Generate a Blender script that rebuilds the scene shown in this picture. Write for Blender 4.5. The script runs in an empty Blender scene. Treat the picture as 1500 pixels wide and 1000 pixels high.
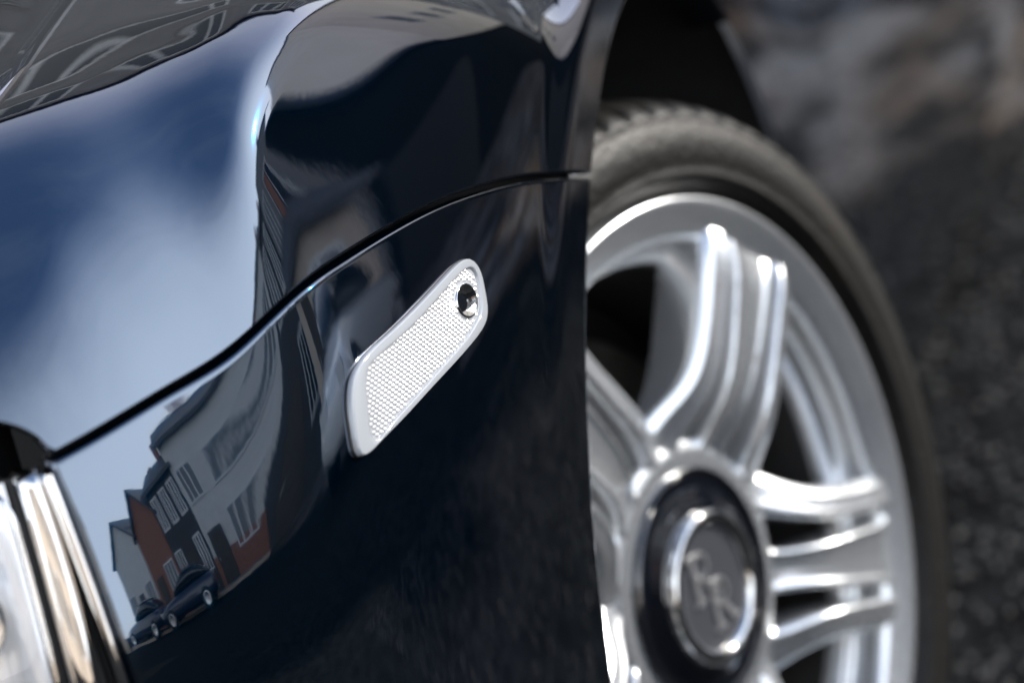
import bpy, bmesh, math, random
import numpy as np
from mathutils import Vector, Matrix
random.seed(4); rng = np.random.default_rng(4)
SC = bpy.context.scene
COL = SC.collection
rad = math.radians

# ------------------------------------------------------------------ camera
cd = bpy.data.cameras.new("camera"); cam = bpy.data.objects.new("camera", cd); COL.objects.link(cam)
cd.sensor_width = 36.0; cd.lens = 85.0; cd.clip_start = 0.05; cd.clip_end = 2000
CAM_P = Vector((0.35623, -1.60085, 0.99526)); YAW, PITCH, ROLL = 0.308076, 0.239512, -0.233784
f_ = Vector((-math.sin(YAW)*math.cos(PITCH), math.cos(YAW)*math.cos(PITCH), -math.sin(PITCH)))
r_ = f_.cross(Vector((0, 0, 1))).normalized(); u_ = r_.cross(f_)
r2 = r_*math.cos(ROLL)+u_*math.sin(ROLL); u2 = -r_*math.sin(ROLL)+u_*math.cos(ROLL)
cam.matrix_world = Matrix(((r2.x, u2.x, -f_.x, CAM_P.x), (r2.y, u2.y, -f_.y, CAM_P.y), (r2.z, u2.z, -f_.z, CAM_P.z), (0, 0, 0, 1)))
cd.dof.use_dof = True; cd.dof.aperture_fstop = 5.0; cd.dof.aperture_blades = 9
cd.dof.focus_distance = (Vector((-0.03, -0.52, 0.725))-CAM_P).dot(f_)
SC.camera = cam

# ------------------------------------------------------------------ sun, sky, exposure
SUN = Vector((math.sin(rad(50))*math.cos(rad(24.5)), math.cos(rad(50))*math.cos(rad(24.5)), math.sin(rad(24.5))))
sun_el = math.asin(SUN.z); sun_az = math.atan2(SUN.x, SUN.y)
ld = bpy.data.lights.new("sun", 'SUN'); ld.energy = 4.0; ld.angle = rad(0.53); ld.color = (1.0, 0.95, 0.88)
sun = bpy.data.objects.new("sun", ld); COL.objects.link(sun)
sun.rotation_euler = SUN.to_track_quat('Z', 'Y').to_euler(); sun.location = (6, 5, 8)
W = bpy.data.worlds.new("World"); SC.world = W; W.use_nodes = True
nt = W.node_tree; nt.nodes.clear()
def wn(t, **k):
    n = nt.nodes.new(t)
    for a, b in k.items(): setattr(n, a, b)
    return n
sky = wn('ShaderNodeTexSky', sky_type='NISHITA', sun_disc=False, sun_elevation=sun_el, sun_rotation=sun_az)
sky.altitude = 0; sky.air_density = 1.0; sky.dust_density = 0.6; sky.ozone_density = 3.5
bg = wn('ShaderNodeBackground'); bg.inputs[1].default_value = 0.15
wo = wn('ShaderNodeOutputWorld')
# thin streaky cloud over the whole sky, thickening to a pale bank low down all round
tc = wn('ShaderNodeTexCoord'); mp = wn('ShaderNodeMapping'); mp.inputs['Scale'].default_value = (1.2, 2.4, 3.5)
mp.inputs['Rotation'].default_value = (0.2, 0.1, 0.7)
ns = wn('ShaderNodeTexNoise'); ns.inputs['Scale'].default_value = 1.5; ns.inputs['Detail'].default_value = 7; ns.inputs['Roughness'].default_value = 0.55
ns.inputs['Distortion'].default_value = 0.25
cr = wn('ShaderNodeMapRange'); cr.inputs['From Min'].default_value = 0.42; cr.inputs['From Max'].default_value = 0.80; cr.inputs['To Max'].default_value = 0.07
sp_ = wn('ShaderNodeSeparateXYZ'); bk = wn('ShaderNodeMapRange', interpolation_type='SMOOTHSTEP')
bk.inputs['From Min'].default_value = 0.93; bk.inputs['From Max'].default_value = 0.34; bk.inputs['To Min'].default_value = 0.0; bk.inputs['To Max'].default_value = 0.85
wob = wn('ShaderNodeMath', operation='MULTIPLY_ADD'); wob.inputs[1].default_value = -0.13; wob.inputs[2].default_value = 0.065
zs_ = wn('ShaderNodeMath', operation='ADD'); mxm = wn('ShaderNodeMath', operation='MAXIMUM')
mx = wn('ShaderNodeMix', data_type='RGBA'); mx.inputs['B'].default_value = (12.0, 12.6, 13.4, 1)
L = nt.links.new
L(tc.outputs['Generated'], mp.inputs[0]); L(mp.outputs[0], ns.inputs['Vector']); L(ns.outputs['Fac'], cr.inputs['Value'])
L(tc.outputs['Generated'], sp_.inputs[0]); L(ns.outputs['Fac'], wob.inputs[0]); L(wob.outputs[0], zs_.inputs[0]); L(sp_.outputs['Z'], zs_.inputs[1])
L(zs_.outputs[0], bk.inputs['Value']); L(bk.outputs[0], mxm.inputs[0]); L(cr.outputs[0], mxm.inputs[1])
L(mxm.outputs[0], mx.inputs['Factor']); L(sky.outputs[0], mx.inputs['A'])
L(mx.outputs['Result'], bg.inputs[0]); L(bg.outputs[0], wo.inputs[0])
vs = SC.view_settings; vs.view_transform = 'Standard'; vs.look = 'None'; vs.exposure = 0.7; vs.gamma = 1.0

# ------------------------------------------------------------------ materials
def mat(name):
    m = bpy.data.materials.new(name); m.use_nodes = True
    b = m.node_tree.nodes['Principled BSDF']
    return m, m.node_tree, b
def principled(name, col, rough=0.5, metal=0.0, **k):
    m, t, b = mat(name)
    b.inputs['Base Color'].default_value = (*col, 1); b.inputs['Roughness'].default_value = rough; b.inputs['Metallic'].default_value = metal
    for a, v in k.items(): b.inputs[a.replace('_', ' ')].default_value = v
    return m
def noisy(name, cols, scale=8, detail=6, rough=(0.5, 0.7), bump=0.0, bscale=None, metal=0.0, pos=None, dist=0.0, **k):
    """colour ramp over object-space noise, rough varied with it, optional bump"""
    m, t, b = mat(name)
    N = t.nodes; l = t.links.new
    c = N.new('ShaderNodeTexCoord'); n = N.new('ShaderNodeTexNoise'); n.inputs['Scale'].default_value = scale; n.inputs['Detail'].default_value = detail
    n.inputs['Roughness'].default_value = 0.62; n.inputs['Distortion'].default_value = dist
    l(c.outputs['Object'], n.inputs['Vector'])
    r = N.new('ShaderNodeValToRGB'); e = r.color_ramp.elements
    pos = pos or [0.3+0.4*i/(len(cols)-1) for i in range(len(cols))]
    e[0].position = pos[0]; e[0].color = (*cols[0], 1); e[1].position = pos[-1]; e[1].color = (*cols[-1], 1)
    for p, q in zip(pos[1:-1], cols[1:-1]):
        x = e.new(p); x.color = (*q, 1)
    l(n.outputs['Fac'], r.inputs[0]); l(r.outputs[0], b.inputs['Base Color'])
    mr = N.new('ShaderNodeMapRange'); mr.inputs['To Min'].default_value = rough[0]; mr.inputs['To Max'].default_value = rough[1]
    l(n.outputs['Fac'], mr.inputs['Value']); l(mr.outputs[0], b.inputs['Roughness'])
    b.inputs['Metallic'].default_value = metal
    if bump:
        n2 = N.new('ShaderNodeTexNoise'); n2.inputs['Scale'].default_value = bscale or scale*6; n2.inputs['Detail'].default_value = 8
        l(c.outputs['Object'], n2.inputs['Vector'])
        bp = N.new('ShaderNodeBump'); bp.inputs['Strength'].default_value = bump; bp.inputs['Distance'].default_value = 0.01
        l(n2.outputs['Fac'], bp.inputs['Height']); l(bp.outputs[0], b.inputs['Normal'])
    for a, v in k.items(): b.inputs[a.replace('_', ' ')].default_value = v
    return m

def paint_material():
    m, t, b = mat('midnight_blue_paint'); N = t.nodes; l = t.links.new
    b.inputs['Base Color'].default_value = (0.002, 0.034, 0.080, 1); b.inputs['Metallic'].default_value = 0.965
    b.inputs['Roughness'].default_value = 0.07; b.inputs['Specular Tint'].default_value = (0.10, 0.15, 0.22, 1)
    b.inputs['Coat Weight'].default_value = 1.0; b.inputs['Coat IOR'].default_value = 2.25; b.inputs['Coat Roughness'].default_value = 0.012
    # a trace of dust in the lacquer
    c = N.new('ShaderNodeTexCoord'); n = N.new('ShaderNodeTexNoise'); n.inputs['Scale'].default_value = 90; n.inputs['Detail'].default_value = 6
    l(c.outputs['Object'], n.inputs['Vector'])
    mr = N.new('ShaderNodeMapRange'); mr.inputs['From Min'].default_value = 0.45; mr.inputs['From Max'].default_value = 0.8
    mr.inputs['To Min'].default_value = 0.008; mr.inputs['To Max'].default_value = 0.035
    l(n.outputs['Fac'], mr.inputs['Value']); l(mr.outputs[0], b.inputs['Coat Roughness'])
    # orange peel of the lacquer
    n2 = N.new('ShaderNodeTexNoise'); n2.inputs['Scale'].default_value = 150; n2.inputs['Detail'].default_value = 1; l(c.outputs['Object'], n2.inputs['Vector'])
    bp = N.new('ShaderNodeBump'); bp.inputs['Strength'].default_value = 1; bp.inputs['Distance'].default_value = .000010
    l(n2.outputs['Fac'], bp.inputs['Height']); l(bp.outputs[0], b.inputs['Coat Normal'])
    return m
M = dict(
    paint=paint_material(),
    black=principled('black_plastic', (0.008, 0.008, 0.009), 0.55),
    liner=noisy('arch_liner_felt', [(0.004, 0.004, 0.005), (0.012, 0.012, 0.013)], 30, rough=(0.8, 0.95)),
    rubber=principled('black_rubber_seal', (0.006, 0.006, 0.006), 0.45),
    chrome=noisy('chrome', [(0.80, 0.79, 0.78), (0.88, 0.87, 0.86)], 5, rough=(0.03, 0.08), metal=1.0),
    alloy=noisy('silver_alloy', [(0.70, 0.72, 0.75), (0.80, 0.82, 0.84)], 14, rough=(0.20, 0.30), metal=0.82, Coat_Weight=0.7, Coat_Roughness=0.06),
    steel=noisy('brake_steel', [(0.10, 0.09, 0.08), (0.22, 0.20, 0.18)], 25, rough=(0.35, 0.5), metal=0.9),
    caliper=principled('caliper_grey', (0.03, 0.03, 0.03), 0.5),
    gloss=principled('gloss_black_cap', (0.003, 0.004, 0.007), 0.1, Coat_Weight=1.0, Coat_Roughness=0.02),
    capgrey=principled('cap_dark_grey', (0.045, 0.047, 0.055), 0.35),
    letter=principled('badge_silver', (0.42, 0.42, 0.43), 0.35, 0.7),
    lens=None, housing=noisy('lamp_housing_silver', [(0.80, 0.80, 0.81), (0.90, 0.90, 0.90)], 12, rough=(0.12, 0.25), metal=0.25),
)
def tyre_material():
    m = noisy('dusty_tyre_rubber', [(0.0016, 0.0014, 0.0013), (0.0034, 0.0029, 0.0025), (0.013, 0.0100, 0.0075)], 9, 8, (0.60, 0.42), bump=0.2, Specular_IOR_Level=0.28, bscale=160, pos=[0.30, 0.50, 0.72])
    return m
M['tyre'] = tyre_material()
def marker_material():
    m = principled('clear_reflector_plastic', (0.41, 0.42, 0.44), 0.24, 0.0, Coat_Weight=1.0, Coat_Roughness=0.03, Subsurface_Weight=0.25)
    m.node_tree.nodes['Principled BSDF'].inputs['Subsurface Radius'].default_value = (0.004, 0.004, 0.004)
    return m
M['marker'] = marker_material()
M['bezel'] = principled('clear_bezel_plastic', (0.36, 0.375, 0.40), 0.08, 0.0, Coat_Weight=1.0, Coat_Roughness=0.02)
def glass(name):
    m = principled(name, (1, 1, 1), 0.0); b = m.node_tree.nodes['Principled BSDF']
    b.inputs['Transmission Weight'].default_value = 1.0; b.inputs['IOR'].default_value = 1.45
    return m
M['glass'] = glass('clear_lamp_glass')

# ------------------------------------------------------------------ helpers
def link(name, me, m=None, parent=None, smooth=True):
    o = bpy.data.objects.new(name, me); COL.objects.link(o)
    if m is not None and not me.materials: me.materials.append(m)
    if parent is not None: o.parent = parent
    if smooth: me.polygons.foreach_set('use_smooth', [True]*len(me.polygons))
    return o
def mesh(name, verts, faces):
    me = bpy.data.meshes.new(name); me.from_pydata([tuple(map(float, v)) for v in verts], [], faces); me.update(); return me
def tag(o, label, cat, group=None, kind=None):
    if label: o['label'] = label
    if cat: o['category'] = cat
    if group: o['group'] = group
    if kind: o['kind'] = kind
    return o
def grid_faces(nu, nv, off=0, closed=False, flip=False):
    F = []
    for i in range(nu if closed else nu-1):
        for j in range(nv-1):
            a = off+i*nv+j; b = off+((i+1) % nu)*nv+j
            q = (a, b, b+1, a+1)
            F.append(q[::-1] if flip else q)
    return F
def lathe(prof, n=128, a0=0.0, a1=2*math.pi, flip=False):
    """(x, r) profile turned about the local X axle"""
    closed = abs(a1-a0-2*math.pi) < 1e-6
    V = []
    m = n if closed else n+1
    for i in range(m):
        a = a0+(a1-a0)*i/n
        for x, r in prof: V.append((x, r*math.sin(a), r*math.cos(a)))
    return V, grid_faces(m, len(prof), closed=closed, flip=flip)
class MB:
    def __init__(s): s.V = []; s.F = []
    def add(s, V, F):
        o = len(s.V); s.V += [tuple(v) for v in V]; s.F += [tuple(i+o for i in f) for f in F]; return s
    def box(s, x0, x1, y0, y1, z0, z1):
        V = [(x, y, z) for x in (x0, x1) for y in (y0, y1) for z in (z0, z1)]
        return s.add(V, [(0, 1, 3, 2), (4, 6, 7, 5), (0, 4, 5, 1), (2, 3, 7, 6), (0, 2, 6, 4), (1, 5, 7, 3)])
    def prism(s, poly, axis, a, b):
        """closed polygon in the two other axes, extruded along axis 0/1/2 from a to b"""
        n = len(poly)
        def p(q, t):
            v = list(q); v.insert(axis, t); return tuple(v)
        V = [p(q, a) for q in poly]+[p(q, b) for q in poly]
        return s.add(V, [tuple(range(n))[::-1], tuple(range(n, 2*n))]+[(i, (i+1) % n, n+(i+1) % n, n+i) for i in range(n)])
    def build(s, name, m, parent=None, smooth=False, bevel=0):
        me = mesh(name, s.V, s.F)
        bm = bmesh.new(); bm.from_mesh(me); bmesh.ops.recalc_face_normals(bm, faces=bm.faces)
        if bevel: bmesh.ops.bevel(bm, geom=bm.edges[:], offset=bevel, segments=2, affect='EDGES')
        bm.to_mesh(me); bm.free()
        return link(name, me, m, parent, smooth)
def natspline(t, y):
    t = np.asarray(t, float); y = np.asarray(y, float); n = len(t); h = np.diff(t)
    A = np.zeros((n, n)); b = np.zeros((n,)+y.shape[1:]); A[0, 0] = A[-1, -1] = 1
    for i in range(1, n-1):
        A[i, i-1] = h[i-1]; A[i, i] = 2*(h[i-1]+h[i]); A[i, i+1] = h[i]
        b[i] = 6*((y[i+1]-y[i])/h[i]-(y[i]-y[i-1])/h[i-1])
    Mm = np.linalg.solve(A, b)
    def f(x, d=0):
        x = np.asarray(x, float); i = np.clip(np.searchsorted(t, x)-1, 0, n-2)
        H = h[i]; a = (t[i+1]-x)/H; c = (x-t[i])/H
        if y.ndim > 1: H = H[..., None]; a = a[..., None]; c = c[..., None]
        if d == 0: return a*y[i]+c*y[i+1]+((a**3-a)*Mm[i]+(c**3-c)*Mm[i+1])*H*H/6
        if d == 2: return a*Mm[i]+c*Mm[i+1]
        return (y[i+1]-y[i])/H+((-3*a*a+1)*Mm[i]+(3*c*c-1)*Mm[i+1])*H/6
    return f
def sstep(x):
    x = np.clip(x, 0, 1); return x*x*x*(x*(6*x-15)+10)

# ------------------------------------------------------------------ body surface, in metres: X out of the car's side, Y rearward, Z up;
# origin on the ground under the front wheel arch
RA, ZC = 0.436, 0.39                                                   # wheel arch radius and height
PL = np.array([(-.012, 1.4), (0, .9), (0, .45), (0, .1), (0, -.15), (-.001, -.27), (-.007, -.4), (-.023, -.55), (-.052, -.675), (-.088, -.745), (-.135, -.79), (-.2, -.825), (-.32, -.86), (-.6, -.895), (-.95, -.91)])
tt = np.r_[0, np.cumsum(np.linalg.norm(np.diff(PL, axis=0), axis=1))]
_p = natspline(tt, PL); S_A, S_C, SMAX = tt[5], tt[9], tt[-1]
def plan(s): return _p(s)
def pnorm(s):
    T = _p(s, 1); T = T/np.linalg.norm(T, axis=-1, keepdims=True)
    return np.stack([-T[..., 1], T[..., 0]], -1)
def off(s, z, XY):
    k = .70+.65*sstep((s-1.99)/.135)
    zz = z-.62; zz = .5*(zz+np.sqrt(zz*zz+.03**2))
    lo = .40-z; lo = .5*(lo+np.sqrt(lo*lo+.05**2))
    up = z-(.866-.30*(XY[..., 1]+.45)); up = .5*(up+np.sqrt(up*up+.008**2))
    q = np.hypot(XY[..., 1], z-ZC)-RA
    return (k*zz**2*(.3+.7*sstep((q-.03)/.30))+8.0*np.minimum(up, .06)**2)*sstep((q-.03)/.04)+.25*lo**2
def P(s, z):
    s = np.asarray(s, float); z = np.asarray(z, float)
    p = plan(s); q = p-pnorm(s)*off(s, z, p)[..., None]
    return np.concatenate([q, z[..., None]], -1)
def N3(s, z):
    e = 1e-4
    a = (P(s+e, z)-P(s-e, z)); b = (P(s, z+e)-P(s, z-e)); n = np.cross(b, a); n /= np.linalg.norm(n, axis=-1, keepdims=True)
    s2 = np.sum(n[..., :2]*pnorm(s), -1, keepdims=True)
    return n*np.sign(s2)
zseam = natspline([1.60, 1.655, 1.7118, 1.7654, 1.8254, 1.8713, 1.93, 1.975, 2.015, 2.0434, 2.0665, 2.1057, 2.18, 2.30, 3.06], [.727, .7420, .7561, .7678, .7773, .7820, .7838, .7832, .7804, .7742, .7685, .7646, .7578, .748, .735])

# crown of the wing: height over (X, Y), a smooth surface through these points
DP = np.array([[-0.1512,-0.7725,0.7506],[-0.1506,-0.7625,0.7688],[-0.1515,-0.7498,0.7866],[-0.1534,-0.7352,0.8044],[-0.1564,-0.7186,0.8221],[-0.1606,-0.6995,0.84],[-0.1667,-0.6767,0.8578],[-0.1777,-0.6448,0.8753],[-0.2015,-0.5889,0.8916],[-0.2476,-0.4906,0.9067],[-0.3163,-0.348,0.9233],[-0.1329,-0.7564,0.7547],[-0.1325,-0.7463,0.772],[-0.1334,-0.7339,0.7889],[-0.1352,-0.7195,0.8056],[-0.1382,-0.7029,0.8224],[-0.1421,-0.6842,0.8393],[-0.1477,-0.6621,0.8562],[-0.1566,-0.6334,0.873],[-0.1738,-0.5882,0.8891],[-0.2065,-0.512,0.9042],[-0.2573,-0.3987,0.9199],[-0.1137,-0.7345,0.759],[-0.1134,-0.7245,0.7751],[-0.1141,-0.7125,0.791],[-0.1156,-0.6989,0.8069],[-0.1179,-0.6836,0.8227],[-0.1211,-0.6663,0.8387],[-0.1257,-0.6458,0.8546],[-0.1331,-0.6194,0.8704],[-0.146,-0.5813,0.8858],[-0.1689,-0.522,0.9005],[-0.2054,-0.433,0.9153],[-0.0965,-0.7063,0.7628],[-0.0963,-0.6964,0.7778],[-0.0969,-0.6849,0.7927],[-0.0982,-0.672,0.8076],[-0.1001,-0.6575,0.8225],[-0.1027,-0.6413,0.8374],[-0.1065,-0.6224,0.8524],[-0.1122,-0.599,0.8673],[-0.1217,-0.567,0.8818],[-0.1377,-0.5202,0.896],[-0.163,-0.4518,0.9101],[-0.0841,-0.6805,0.765],[-0.0841,-0.6707,0.7792],[-0.0844,-0.6599,0.7935],[-0.0852,-0.648,0.8077],[-0.0864,-0.6352,0.822],[-0.088,-0.6211,0.8363],[-0.0906,-0.6047,0.8507],[-0.0948,-0.5846,0.8649],[-0.1018,-0.5575,0.8789],[-0.1136,-0.5189,0.8926],[-0.1328,-0.4625,0.9059],[-0.0738,-0.6606,0.7664],[-0.0738,-0.6508,0.78],[-0.0739,-0.6406,0.7937],[-0.0742,-0.63,0.8075],[-0.0746,-0.619,0.8215],[-0.0752,-0.6074,0.8355],[-0.0763,-0.5944,0.8496],[-0.0786,-0.5786,0.8636],[-0.0831,-0.5571,0.8773],[-0.0911,-0.527,0.8907],[-0.1044,-0.4835,0.9037],[-0.0675,-0.4752,0.8931],[-0.0672,-0.5271,0.8784],[-0.0683,-0.5703,0.8607],[-0.0688,-0.5888,0.8518],[-0.0694,-0.6088,0.8341],[-0.0708,-0.6237,0.8158],[-0.0715,-0.6361,0.7971],[-0.0713,-0.6457,0.7809]])
DP = np.vstack([DP, [(-.10, -.2, .915), (-.11, .1, .925), (-.3, .1, .95), (-.2, -.15, .935)]])
_n = len(DP); _r = np.linalg.norm(DP[:, None, :2]-DP[None, :, :2], axis=2)
_A = np.zeros((_n+3, _n+3)); _A[:_n, :_n] = _r**3+2e-5*np.eye(_n); _A[:_n, _n] = 1; _A[:_n, _n+1:] = DP[:, :2]; _A[_n:, :_n] = _A[:_n, _n:].T
_w = np.linalg.solve(_A, np.r_[DP[:, 2], 0, 0, 0])
def crown(x, y):
    r = np.hypot(x[..., None]-DP[:, 0], y[..., None]-DP[:, 1])
    return (r**3)@_w[:-3]+_w[-3]+x*_w[-2]+y*_w[-1]
hood_x = natspline([-.95, -.72, -.638, -.57, -.469, -.373, -.2, .2, .5], [-.176, -.1735, -.174, -.1786, -.1975, -.2157, -.26, -.35, -.42])
C0 = np.array([-.47, -.35, .50])
_sd = np.linspace(.6, 2.9, 1500); _pd = plan(_sd); _ang = np.arctan2(_pd[:, 1]-C0[1], _pd[:, 0]-C0[0])  # falling with s
def near_s(x, y):
    a = np.arctan2(y-C0[1], x-C0[0])
    s = np.interp(-a, -_ang, _sd)
    for _ in range(4):
        p = _p(s); t = _p(s, 1)
        g = (x-p[..., 0])*t[..., 0]+(y-p[..., 1])*t[..., 1]
        s = np.clip(s+g/np.sum(t*t, -1), .3, 3.0)
    return s
def inside(p):
    s = near_s(p[..., 0], p[..., 1]); q = plan(s); n = pnorm(s)
    d1 = -np.sum((p[..., :2]-q)*n, -1)-off(s, p[..., 2], q)
    d2 = (crown(p[..., 0], p[..., 1])-p[..., 2])*.6
    k = .006
    h = np.maximum(k-np.abs(d1-d2), 0)/k
    return np.minimum(d1, d2)-h*h*k*.25
def surf(a, e):
    """outermost point of the wing seen from C0 along azimuth a, elevation e"""
    d = np.stack([np.cos(a)*np.cos(e), np.sin(a)*np.cos(e), np.sin(e)], -1)
    lo = np.full(a.shape, .05); hi = np.full(a.shape, 1.3)
    for _ in range(34):
        m = .5*(lo+hi); ins = inside(C0+d*m[..., None]) > 0
        lo = np.where(ins, m, lo); hi = np.where(ins, hi, m)
    return C0+d*lo[..., None]
# lower edge of the wing: headlamp brow, seam, then the wheel arch
brow = [(-0.12,-0.7431,0.7582),(-0.1215,-0.7416,0.7618),(-0.1246,-0.7414,0.7666),(-0.1286,-0.7421,0.7708),(-0.1331,-0.7437,0.7743),(-0.1377,-0.7454,0.7771),(-0.1471,-0.7494,0.7811),(-0.1566,-0.7538,0.784),(-0.175,-0.765,0.787)]
sa = np.linspace(1.6566, 2.176, 60); ps = P(sa, zseam(sa))
low_a = list(np.arctan2(ps[:, 1]-C0[1], ps[:, 0]-C0[0])); low_z = list(zseam(sa)+.0015)
for b in brow[1:]: low_a.append(math.atan2(b[1]-C0[1], b[0]-C0[0])); low_z.append(b[2])
A_ARCH = low_a[0]; A_FRONT = low_a[-1]
ya = np.linspace(-.2565, .25, 40); arch_a = np.arctan2(ya-C0[1], -C0[0]-.001); arch_z = ZC+np.sqrt(RA**2-ya**2)
o1 = np.argsort(low_a); la = np.r_[np.array(low_a)[o1], arch_a[1:]]; lz = np.r_[np.array(low_z)[o1], arch_z[1:]]
def e_for(fn, a, lo, hi):
    lo = np.full(a.shape, lo); hi = np.full(a.shape, hi)
    for _ in range(26):
        m = .5*(lo+hi); c = fn(surf(a, m)); lo = np.where(c, m, lo); hi = np.where(c, hi, m)
    return .5*(lo+hi)

car = bpy.data.objects.new('car', None); COL.objects.link(car)
tag(car, 'dark blue glossy car seen close at its front corner, wing, bumper, headlamp and silver wheel', 'car')

# --- wing (fender)
az = np.unique(np.r_[np.linspace(A_FRONT, low_a[60-1], 26), np.linspace(low_a[59], A_ARCH, 170), np.linspace(A_ARCH, arch_a[-1], 50)])
zl = np.interp(az, la, lz)
e0 = e_for(lambda p: p[..., 2] < zl, az, -.3, 1.2)
e1 = e_for(lambda p: p[..., 0] > hood_x(p[..., 1]), az, .2, 1.55)
NV = 190
v = np.linspace(0, 1, NV); v = .6*v+.4*v*v*(3-2*v)
E_ = e0[:, None]+(e1-e0)[:, None]*v[None]
A_ = np.repeat(az[:, None], NV, 1)
G = surf(A_, E_)
# turned-in lower flange and rolled hood edge
inn = np.zeros((len(az), 3)); s_e = near_s(G[:, 0, 0], G[:, 0, 1]); inn[:, :2] = -pnorm(s_e)
f1 = G[:, 0]+inn*.0012+np.array([0, 0, -.0009]); f2 = G[:, 0]+inn*.014+np.array([0, 0, -.0009])
arch_cols = az > A_ARCH
bc = az < low_a[59]+.002
f1[bc] = G[bc, 0]+inn[bc]*.0035+np.array([0, 0, -.0022]); f2[bc] = G[bc, 0]+inn[bc]*.016+np.array([0, 0, -.0005])
f1[arch_cols] = G[arch_cols, 0]+inn[arch_cols]*.002+np.array([0, 0, -.001]); f2[arch_cols] = G[arch_cols, 0]+inn[arch_cols]*.03
h1 = G[:, -1]+np.array([-.002, 0, -.0015]); h2 = G[:, -1]+np.array([-.003, 0, -.02])
GG = np.concatenate([f2[:, None], f1[:, None], G, h1[:, None], h2[:, None]], 1)
me = mesh('wing', GG.reshape(-1, 3), grid_faces(len(az), GG.shape[1]))
wing = link('wing', me, M['paint'], car)

# --- hood: its edge line runs along the wing's top
yy = np.linspace(-.78, .45, 80); dd_ = np.r_[0.004, .0045, .0055, .007, .009, .012, np.linspace(.02, .75, 34)]
hx = hood_x(yy)
Hv = []
for i, y in enumerate(yy):
    z0 = float(crown(np.array([hx[i]]), np.array([y]))[0])
    for j, d in enumerate(dd_):
        rise = .0035*(1-math.exp(-(d-.004)/.0022))-.0025
        Hv.append((hx[i]-d, y-.15*max(0, d-.02)*0, z0+rise+.30*d-.20*d*d))
hood = link('hood', mesh('hood', Hv, grid_faces(len(yy), len(dd_))), M['paint'], car)

# --- bumper
def s_arch(z):
    lo = np.full(np.shape(z), 1.5); hi = np.full(np.shape(z), 2.1)
    return lo
SB = 2.178
u = np.linspace(0, 1, 150); vv = np.linspace(0, 1, 110); vv = vv**1.25
BV = np.zeros((len(u), len(vv), 3))
for j, t in enumerate(vv):
    def zz(s): return (zseam(s)-.0035)*(1-t)+.22*t
    s = np.linspace(1.45, 2.0, 4000); p = plan(s); c = np.hypot(p[:, 1], zz(s)-ZC)-RA
    k = np.where((c < 0))[0]; sA = s[k[-1]] if len(k) else 1.6566
    ss = SB+(sA-SB)*u
    BV[:, j] = P(ss, zz(ss))
ss0 = SB+(1.6566-SB)*u
nb = np.zeros((len(u), 3)); nb[:, :2] = -pnorm(ss0)
t1 = BV[:, 0]+nb*.0004+np.array([0, 0, .0007]); t2 = BV[:, 0]+nb*.0018+np.array([0, 0, .0011]); t3 = BV[:, 0]+nb*.016+np.array([0, 0, .0011])
BV2 = np.concatenate([t3[:, None], t2[:, None], t1[:, None], BV], 1)
# turned-in arch lip (last column) and headlamp edge (first column)
lipA = BV2[-1].copy(); lip = [lipA+np.array([-.002, .002, 0]), lipA+np.array([-.03, .002, 0])]
hd = BV2[0].copy(); nrm = pnorm(np.array(SB)); tng = np.array([_p(SB, 1)[0], _p(SB, 1)[1]]); tng /= np.linalg.norm(tng)
hl = [hd+np.array([*(tng*.0015-nrm*.0012), 0]), hd+np.array([*(tng*.002-nrm*.012), 0])]
BV3 = np.concatenate([hl[1][None], hl[0][None], BV2, lip[0][None], lip[1][None]], 0)
bumper = link('bumper', mesh('bumper', BV3.reshape(-1, 3), grid_faces(BV3.shape[0], BV3.shape[1])), M['paint'], car)
s2 = np.linspace(SB+.002, 3.05, 60); z2 = np.linspace(.63, .22, 24)
S2, Z2 = np.meshgrid(s2, z2, indexing='ij')
front = link('front_apron', mesh('front_apron', P(S2, Z2).reshape(-1, 3), grid_faces(60, 24)), M['paint'], car)
# black backing strip added behind the seam, for the shade in the gap
ss = np.linspace(1.66, 2.175, 80)
sv = []
for s in ss:
    p = P(np.array(s), zseam(s)); n = pnorm(np.array(s))
    for dz in (-.02, .02): sv.append((p[0]-n[0]*.0125, p[1]-n[1]*.0125, p[2]+dz))
link('seam_shade_strip', mesh('seam_shade_strip', sv, grid_faces(80, 2)), M['rubber'], car)

# --- side behind the wheel: rear of the wing, and the door beyond its shut line
def side_x(y, z): return -.002-.6*np.maximum(z-.62, 0)**2*sstep((np.hypot(y, z-ZC)-RA-.02)/.40)-.35*np.maximum(.36-z, 0)**2*1.5
def side_patch(name, ystart, yend, zs, ny):
    V = []
    for z in zs:
        a = ystart(z)
        for t in np.linspace(0, 1, ny):
            y = a+(yend-a)*t; V.append((float(side_x(y, z)), y, z))
    V0 = V[:]
    return link(name, mesh(name, V, grid_faces(len(zs), ny)), M['paint'], car)
zs = np.linspace(.24, .93, 70)
side_patch('wing_rear', lambda z: math.sqrt(RA**2-(min(z, .75)-ZC)**2), .668, zs, 60)
side_patch('door', lambda z: .673, 2.1, zs, 40)
side_patch('rear_door', lambda z: 2.106, 3.2, zs, 20)
b = MB(); b.box(-.06, -.02, .66, .682, .24, .93); b.build('door_gap_seal', M['rubber'], car)
b = MB(); b.box(-1.9, -.06, .5, 4.4, .2, .34); b.box(-1.9, -.5, -.7, .5, .22, .34); b.build('underbody', M['black'], car)  # plain slab added to keep light from leaking under the car
# wheel arch liner
V, F = lathe([(-.012, .444), (-.40, .444), (-.40, .05)], 60, rad(-128), rad(128))
V = [(x, y, z+ZC) for x, y, z in V]
link('arch_liner', mesh('arch_liner', V, F), M['liner'], car)

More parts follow.
